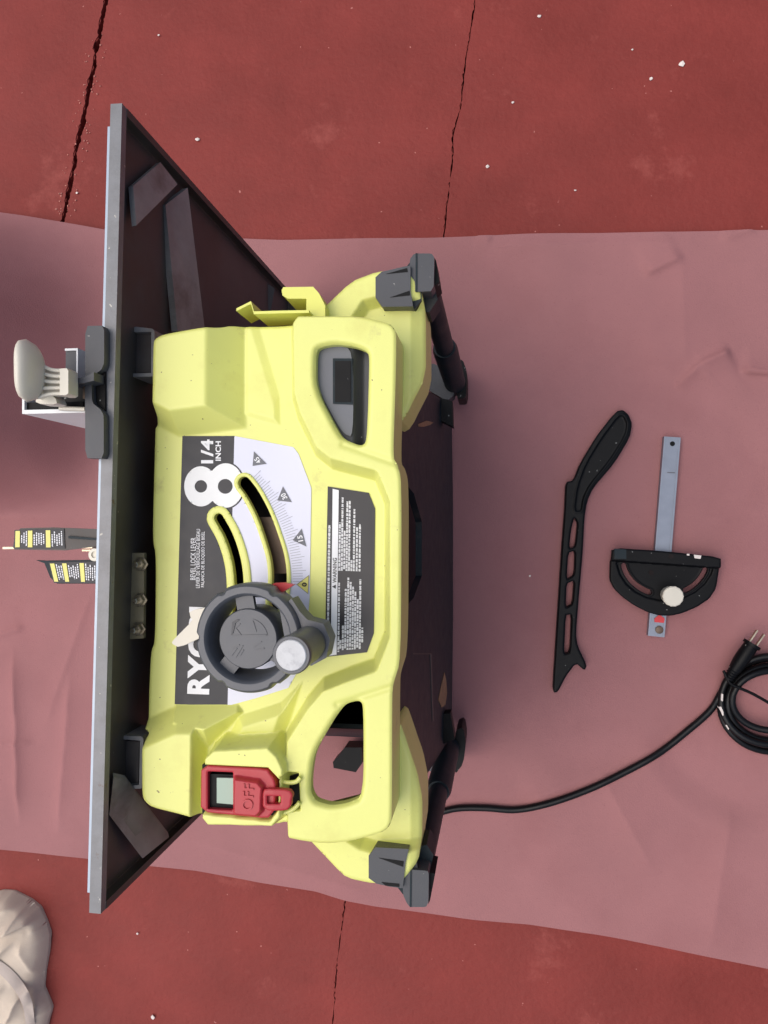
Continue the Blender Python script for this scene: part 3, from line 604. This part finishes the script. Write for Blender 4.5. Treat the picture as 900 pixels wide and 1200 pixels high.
# --- guard arms with stickers, beyond the table top
zg = .34
def sticker(q, z, par):
    prism('sticker', q, z, .0006, M['blackink'], par, 0); pol, yel = [], []
    for k in range(3):
        u0 = (.02, .27, .63)[k]; u1 = u0+.09; yel.append([lerpq(q, u0, .06), lerpq(q, u1, .06), lerpq(q, u1, .94), lerpq(q, u0, .94)])
        e = (.27, .63, 1.)[k]; u = u1+.025
        while u < e-.03:
            a = random.uniform(.08, .3); b = random.uniform(.7, .93); v = a
            while v < b:
                s = random.uniform(.05, .12); pol.append([lerpq(q, u, v), lerpq(q, u+.024, v), lerpq(q, u+.024, min(v+s, b)), lerpq(q, u, min(v+s, b))]); v += s+.03
            u += .047
    flat('sticker_band', yel, z+.0004, M['yelink'], par); flat('lettering', pol, z+.0004, M['ink'], par)
g1 = prism('guard_arm', [(15, 641), (18, 626), (24, 619), (60, 618), (114, 620), (116, 640), (76, 645), (17, 644)], zg, .004, M['under'], saw, .0008)
sticker([(17, 621), (75, 619.5), (76, 643), (16.5, 642.5)], zg+.0008, g1)
prism('guard_edge', [(3, 641), (108, 640), (108, 642.5), (3, 643.5)], zg-.001, .02, M['steel'], g1, .0004)
prism('guard_edge', [(80, 628), (114, 631), (114, 633), (80, 631)], zg+.002, .004, M['dark'], g1, .0004)
g2 = prism('guard_arm', [(42, 656.5), (52, 657), (116, 656), (116, 684), (67, 684), (59, 677), (52, 660)], zg-.003, .004, M['dark'], saw, .0008)
sticker([(57, 659), (114, 658), (114, 683.5), (63, 683)], zg-.0022, g2)
lathe('pivot_pin', [(.006, -.01), (.006, .002), (.0055, .0025), (.003, .0025), (.003, .001)], P(112, 650, zg), M['cream'], saw, 20)
prism('riving_knife', [(96, 644), (122, 644), (122, 646), (96, 646)], zg-.02, .2, M['steel'], saw, .0003)
# --- power cord, plug and coil
rc = .0041
cz = lambda x, y, z: P(x, y, z)
cord = tube('power_cord', [on_paper(x, y, rc+.0004+(.004 if x > 838 else 0)) for x, y in catmull([(500, 958), (519, 951), (540, 947), (570, 947), (605, 949), (645, 941), (690, 925), (730, 906), (770, 884), (805, 857), (832, 833), (845, 812), (855, 795), (868, 776)], 6)], rc, M['rubber'], saw, 12)
CX, CY = 906, 826
def loop(rx, ry, cx, cy, z, ph, n=44):
    p = [cz(cx+rx*math.cos(t), cy+ry*math.sin(t), z+.003*math.sin(2*t+ph)) for t in np.linspace(0, 2*math.pi, n)]
    return tube('cord_loop', p, rc, M['rubber'], cord, 10)
for rx, ry, cx, cy, z, ph in ((48, 35, 906, 821, .024, 0), (54, 44, 907, 824, .016, 1), (57, 47, 908, 828, .011, 2), (63, 55, 907, 826, .012, 3), (60, 52, 905, 821, .0195, 4.2)): loop(rx, ry, cx, cy, z, ph)
pd = (P(884, 750, .03)-P(853, 795, .028)).normalized(); p0 = P(853, 796, .029)
plug = tube('plug', [p0, p0+pd*.012, p0+pd*.014, p0+pd*.024, p0+pd*.032, p0+pd*.048, p0+pd*.0482, p0+pd*.052], [.0052, .0062, .0072, .0085, .009, .0085, .0105, .0105], M['black'], cord, 14, 40)
for k in range(4): lathe('plug_ring', [(.0062, 0), (.0068, .001), (.0062, .002)], p0+pd*(.001+.0032*k), M['black'], plug, 14, pd)
sp = Vector((-pd.y, pd.x, 0))
for s in (-1, 1): box('plug_blade', p0+pd*.052+sp*.0045*s, pd, sp, pd.cross(sp), (0, -.0008, -.003), (.016, .0008, .003), M['steel'], plug, .0003)
tube('cord_tie', [cz(x, y, .032) for x, y in catmull([(848, 786), (855, 800), (866, 806), (882, 813), (905, 826)], 5)], .0018, M['black'], cord, 8)
for q in ([(845.5, 813), (847.5, 813.5), (847, 822), (845, 821)], [(842.5, 829), (845, 828), (849, 837), (847, 839)], [(850.5, 850), (852, 849), (855, 854), (853.5, 855)]):
    prism('tape_flake', q, .022, .010, M['chip'], cord, .0005)

# ------------------------------------------------------------------ rip fence on the table edge
rf = thing('rip_fence', 'rip fence with grey clamp head and cream lever on the saw table edge', 'fence', P(80, 460, .05))
hd = prism('clamp_head', chaikin([(100, 382), (122, 381.5), (122, 425), (119, 433), (109, 440), (107, 448), (108, 472), (118, 480), (121.5, 487), (121.5, 537), (100, 537), (99.5, 460)], 1, .12), .508, .008, M['grey'], rf, .0012)
prism('clamp_slot', [(106, 438), (123, 428), (123, 486), (106, 474)], .5025, .008, M['black'], rf, .0008)
fo = P(26, 483.5, .5)
def fbox(n, pa, pb, z1, z0, m, bev=.0005):
    a, b = P(*pa, z1), P(*pb, z1); return prism(n, [(min(a.x, b.x), min(a.y, b.y)), (max(a.x, b.x), min(a.y, b.y)), (max(a.x, b.x), max(a.y, b.y)), (min(a.x, b.x), max(a.y, b.y))], z1, z1-z0, m, rf, bev, px=False)
fbox('fence_rail', (26, 480.5), (100, 483.5), .5, .05, M['white'])          # outer face
fbox('fence_rail', (26, 466), (28.5, 480.4), .5, .05, M['white'])
fbox('fence_rail', (29, 472), (97, 480.3), .497, .05, M['black'])
fbox('fence_rail', (76, 408.5), (91, 410.5), .5, .05, M['white'])
fbox('fence_rail', (89.5, 410.6), (91, 446), .5, .05, M['white'])
fbox('fence_core', (77, 411), (89.2, 446), .4985, .06, M['grey'])
fbox('fence_core', (92, 413), (99, 445), .49, .06, M['dark'])
fbox('fence_core', (60, 446), (106, 472), .488, .06, M['black'])
prism('clamp_hook', [(80, 446), (100, 441), (110, 436), (110, 446), (98, 449), (80, 450)], .516, .02, M['grey'], rf, .001)
prism('pivot_block', [(97, 451), (107, 450), (107, 468), (97, 467)], .505, .02, M['brown'], rf, .001)
tube('pivot_pin', [P(70, 478.5, .503), P(100, 479.5, .503)], .0016, M['cream'], rf, 8)
# cream lever: lens-shaped thumb plate on a ribbed stem
lc = P(35, 434, .535); ls = P(36, 434, .535)
top_, bot_ = P(35, 397, .535), P(36, 471, .535); half = (top_-bot_).length/2; ey = (top_-bot_).normalized(); ex = Vector((ey.y, -ey.x, 0))
vs, fs = [], []; n, mrow = 28, 14
for j in range(mrow+1):
    t = -1+2*j/mrow; rr = math.sqrt(max(0, 1-abs(t)**2.6))
    for i in range(n):
        a = 2*math.pi*i/n; c_, s_ = math.cos(a), math.sin(a)
        vs.append((top_+bot_)/2+ey*half*t+ex*((.0062*c_*rr)-.0045*(t*t)*.6)+ZUP*(.015*s_*rr))
for j in range(mrow):
    for i in range(n): k = (i+1) % n; fs.append((j*n+i, j*n+k, (j+1)*n+k, (j+1)*n+i))
lever = link('lever', mesh(vs, fs), M['cream'], rf, 180)
stem = prism('lever_stem', chaikin([(43, 424), (50, 430), (60, 433), (78, 432), (79.5, 435), (79.5, 460), (77, 463), (62, 463), (52, 464), (43, 468)], 1, .2), .5215, .008, M['cream'], lever, .001)
prism('stem_end', [(70, 432), (78, 431.5), (80, 434), (80, 461), (77, 463), (70, 463)], .529, .012, M['cream'], lever, .0015)
for k in range(5):
    ys = 424+k*10.5; ye = 434+k*6.8
    tube('stem_rib', [P(x, y, .5262) for x, y in catmull([(43, ys), (50, ys+(ye-ys)*.45), (58, ys+(ye-ys)*.85), (66, ye), (76, ye)], 5)], .0013, M['cream'], lever, 8)
prism('lever_foot', chaikin([(42, 463), (56, 462), (65, 466), (67, 474), (42, 473)], 1, .2), .518, .012, M['cream'], lever, .002)

# ------------------------------------------------------------------ push stick
ps_out = PXY(chaikin([(722, 482), (730, 480), (737, 486), (741, 497), (738, 513), (720, 543), (695, 572), (688, 588), (685, 607), (683, 647), (679, 693), (675, 743), (677, 757), (688, 780), (685, 786), (675, 777), (663, 793), (654, 811), (649, 812),
    (648, 806), (653, 727), (658, 647), (662, 593), (663, 565), (672, 563), (680, 543), (700, 510)], 1, .18), .018)
ps_h = [PXY(chaikin(h, 1, .15), .018) for h in ([(673, 606), (677, 613), (674, 641), (667, 643), (669, 622)], [(666, 648), (674, 645), (673, 674), (664, 680)], [(664, 684), (673, 680), (671, 708), (663, 713)], [(663, 721), (670, 720), (668, 765), (661, 767)])]
inset = PXY(chaikin([(724, 487), (731, 486), (736, 497), (733, 511), (715, 540), (692, 568), (684, 584), (682, 600), (672, 600), (676, 570), (686, 543), (705, 512)], 1, .2), .018)
def psz(x, y):
    s = sdf(inset, x, y); return .0185+.0008*np.exp(-(s/.0016)**2)-.0016*sstep(-s/.0015)
psk = field('push_stick', [ps_out], ps_h, psz, M['black'], None, step=.0009, skirt=.013, fillet=.0025)
tag(psk, 'black plastic push stick with slotted shaft and notched end, lying on the paper', 'push stick')
# ------------------------------------------------------------------ miter gauge
mg = thing('miter_gauge', 'black half-round miter gauge with pale knob on a silver bar, lying on the paper', 'miter gauge', P(778, 640, .006))
bo, be = P(788, 512, .016), P(769, 746, .016); bd = (be-bo); bl = bd.length; bd.normalize(); bs = Vector((-bd.y, bd.x, 0))
bar = box('bar', Vector((bo.x, bo.y, 0)), bd, bs, ZUP, (0, -.0098, .0062), (bl, .0098, .0155), M['alu'], mg, .0006)
for s in (-1, 1): box('bar_edge', Vector((bo.x, bo.y, 0)), bd, bs, ZUP, (.0006, s*.0086-.0012, .0155), (bl-.0006, s*.0086+.0012, .0163), M['alu'], bar, .0003)
lathe('bar_hole', [(.003, 0), (.003, .0004), (.0001, .0004)], P(788, 520, .0157), M['black'], bar, 16)
flat('bar_mark', [[(782, 553), (791, 553.4), (791, 554.6), (782, 554.2)]], .0159, M['greyink'], bar)
head_px = chaikin([(717, 642), (780, 646), (844, 653), (844, 664), (840, 690), (832, 702), (817, 712), (800, 719), (787, 722), (772, 721.5), (760, 718), (744, 710), (730, 700), (720, 690), (715, 680), (715.5, 660)], 1, .15)
arc_px = lambda rr, a0, a1: [(780+rr*1.03*math.cos(a), 655+rr*.88*math.sin(a)) for a in np.linspace(a0, a1, 14)]
sl1, sl2 = stroke(arc_px(48, math.pi*.94, math.pi*.62), 3.2), stroke(arc_px(48, math.pi*.34, math.pi*.1), 3.2)
def mgz(x, y):
    z = np.full(x.shape, .024)
    ledge = PXY([(710, 636), (850, 648), (850, 667), (710, 657)], .026); z = z+.006*soft(-sdf(ledge, x, y)/.0016)
    inner = PXY(arc_px(57, math.pi*1.05, -.05*math.pi), .024); z = z-.0025*sstep(-sdf(inner, x, y)/.002)*(sdf(ledge, x, y) > 0)
    for a in (sl1, sl2): s = sdf(PXY(stroke([((p[0]), p[1]) for p in arc_px(48, *( (math.pi*.94, math.pi*.62) if a is sl1 else (math.pi*.34, math.pi*.1)))], 5.2), .024), x, y); z = z+.0012*sstep(-s/.001)
    return z
head = field('head', [PXY(head_px, .026)], [PXY(sl1, .024), PXY(sl2, .024)], mgz, M['black'], mg, step=.0009, skirt=.006, fillet=.002)
prism('fence_block', [(720, 643), (734, 644), (734, 655), (720, 655)], .0315, .003, M['dark'], head, .0006)
lathe('fence_hole', [(.0028, 0), (.0028, .0006), (.0001, .0006)], P(786.5, 652, .0301), M['gap'], head, 14)
lathe('pivot_screw', [(.003, 0), (.003, .0006), (.0001, .0006)], P(763, 671, .0218), M['gap'], head, 14)
prism('paint_smear', [(813, 650), (822, 651), (821, 655), (814, 654)], .0306, .0008, M['chip'], head, .0001)
prism('paint_smear', [(805, 649), (808, 649), (808, 651), (805, 651)], .0306, .0008, M['chip'], head, .0001)
kx = P(789, 699, .05)
lathe('knob', [(.009, -.028), (.0105, -.02), (.012, -.004), (.012, -.001), (.011, .0), (.0001, .0008)], kx, M['cream'], mg, 28, wob=lambda a: .018*math.cos(14*a))
prism('indicator', [(767, 729), (767, 725), (773, 720), (779, 725), (778, 730)], .0175, .0015, M['redp'], bar, .0003)
lathe('bar_screw', [(.0048, 0), (.0048, .0015), (.004, .002), (.0001, .002)], P(772.5, 738, .0158), M['brown'], bar, 20)

# ------------------------------------------------------------------ crumpled cloth
cl_px = chaikin([(-90, 1110), (-50, 1058), (0, 1046), (13, 1047), (33, 1057), (44, 1066), (51, 1082), (56, 1097), (55, 1112), (50, 1140), (48, 1160), (54, 1174), (58, 1184), (54, 1200), (48, 1230), (0, 1265), (-70, 1240), (-110, 1170)], 1, .08)
cl_m = PXY(cl_px, .01)
def clothz(x, y):
    d = np.maximum(0, -sdf(cl_m, x, y)); z = .006+.03*(1-np.exp(-d/.012))+.012*vnoise(x, y, 14, 8)+.003*vnoise(x, y, 45, 9)+.0007*vnoise(x, y, 150, 10)
    def crease(px0, px1, w0, w1, h):
        a, b = np.array(P(*px0, .04))[:2], np.array(P(*px1, .04))[:2]; e = b-a; L = np.hypot(*e); t = ((x-a[0])*e[0]+(y-a[1])*e[1])/(L*L)
        q = ((x-a[0])*-e[1]+(y-a[1])*e[0])/L+.004*vnoise(x, y, 60, 11); k = np.where(q > 0, np.exp(-np.abs(q)/w0), np.exp(-np.abs(q)/w1)); return h*k*sstep((t+.2)/.4)*sstep((1.2-t)/.4)
    f = 0
    for c in (((-20, 1100), (44, 1082), .020, .003, .016), ((44, 1084), (42, 1066), .006, .010, .008), ((-5, 1072), (30, 1060), .010, .005, .008), ((8, 1092), (22, 1066), .008, .004, .007), ((46, 1110), (36, 1168), .012, .006, .009),
              ((20, 1112), (30, 1150), .010, .006, .006), ((34, 1192), (58, 1182), .012, .004, .010), ((-30, 1140), (10, 1110), .014, .005, .010), ((5, 1200), (20, 1172), .008, .004, .008), ((-40, 1180), (0, 1160), .014, .006, .010), ((52, 1098), (28, 1100), .008, .012, .006)):
        f = f+crease(*c)
    z += f*sstep(d/.008)
    return np.maximum(z, .004)
ct = field('cloth', [cl_m], [], clothz, M['cloth'], None, step=.0014, skirt=.006, fillet=.004)
tag(ct, 'crumpled beige cotton cloth on the red concrete in the lower left corner', 'cloth')
def clz(x, y, dz=.002):
    z = .05
    for _ in range(4): p = P(x, y, z); z = float(clothz(np.array([p.x]), np.array([p.y]))[0])+dz
    return P(x, y, z)
hem = catmull([(-8, 1128), (8, 1140), (22, 1156), (32, 1176), (36, 1205)], 6)
vs, fs = [], []
for i, (x, y) in enumerate(hem):
    for k in range(5):
        u = -1+k/2; vs.append(clz(x+u*5, y-u*4.5, .0022*(1-.35*u*u)))
for i in range(len(hem)-1):
    for k in range(4): fs.append((i*5+k, i*5+k+1, (i+1)*5+k+1, (i+1)*5+k))
link('hem', mesh(vs, fs), M['seam'], ct, 180)

# ------------------------------------------------------------------ bits of paint and grit on the floor
def chip(x, y, s, i):
    bm = bmesh.new(); bmesh.ops.create_icosphere(bm, subdivisions=1, radius=1)
    r = random.Random(i)
    c = on_paper(x, y, .0012) if i == 12 else P(x, y, .0018)
    for v in bm.verts: v.co = Vector((v.co.x*s*r.uniform(.7, 1.3), v.co.y*s*r.uniform(.5, 1.1), v.co.z*s*.45*r.uniform(.7, 1.2)))+c
    me = bpy.data.meshes.new('m'); bm.to_mesh(me); bm.free(); o = link('paint_chip', me, M['chip'])
    return o
for i, (x, y, s, lab) in enumerate([
    (799, 75, .0042, 'largest round white chip on the red concrete at upper right'), (763, 92, .0028, 'small white chip just below the round chip at upper right'), (632, 19, .0028, 'white chip near the top edge right of the thin crack'),
    (571, 195, .0028, 'white sliver between the thin crack and the paper edge'), (601, 120, .002, 'pale fleck on the concrete right of the thin crack'), (231, 163, .0032, 'oval white chip on the concrete right of the table corner'),
    (186, 41, .0018, 'tiny white fleck above the saw table corner'), (90, 226, .0022, 'pale crumb beside the dark joint above the paper'), (179, 1192, .0035, 'white chip at the bottom edge right of the cloth'),
    (161, 1094, .0018, 'tiny white fleck below the lower table corner'), (674, 223, .0016, 'tiny white fleck above the paper edge at upper right'), (741, 58, .0015, 'tiny white fleck left of the round white chip'), (621, 675, .0016, 'white fleck on the paper between the saw and the push stick')]):
    tag(chip(x, y, s, i), lab, 'paint chip', 'pale paint chips on the red concrete')

# grit gathered along the wide joint
bm = bmesh.new(); r = random.Random(5); base = J1[20:170]
for i in range(150):
    p = base[r.randrange(len(base))]; c = Vector((p[0]+r.choice((-1, 1))*r.uniform(.003, .016), p[1], .0006)); sz = r.uniform(.0004, .0013)
    g = bmesh.ops.create_icosphere(bm, subdivisions=1, radius=sz)
    for v in g['verts']: v.co = Vector((v.co.x*r.uniform(.6, 1.5), v.co.y*r.uniform(.6, 1.5), v.co.z*.6))+c
me = bpy.data.meshes.new('m'); bm.to_mesh(me); bm.free()
gr = link('joint_grit', me, mat('pink_concrete_grit', (186, 122, 110), .9, var=.3, vscale=300)); gr['kind'] = 'stuff'
gr['label'] = 'pale crumbs of concrete scattered along the wide dark joint'; gr['category'] = 'grit'
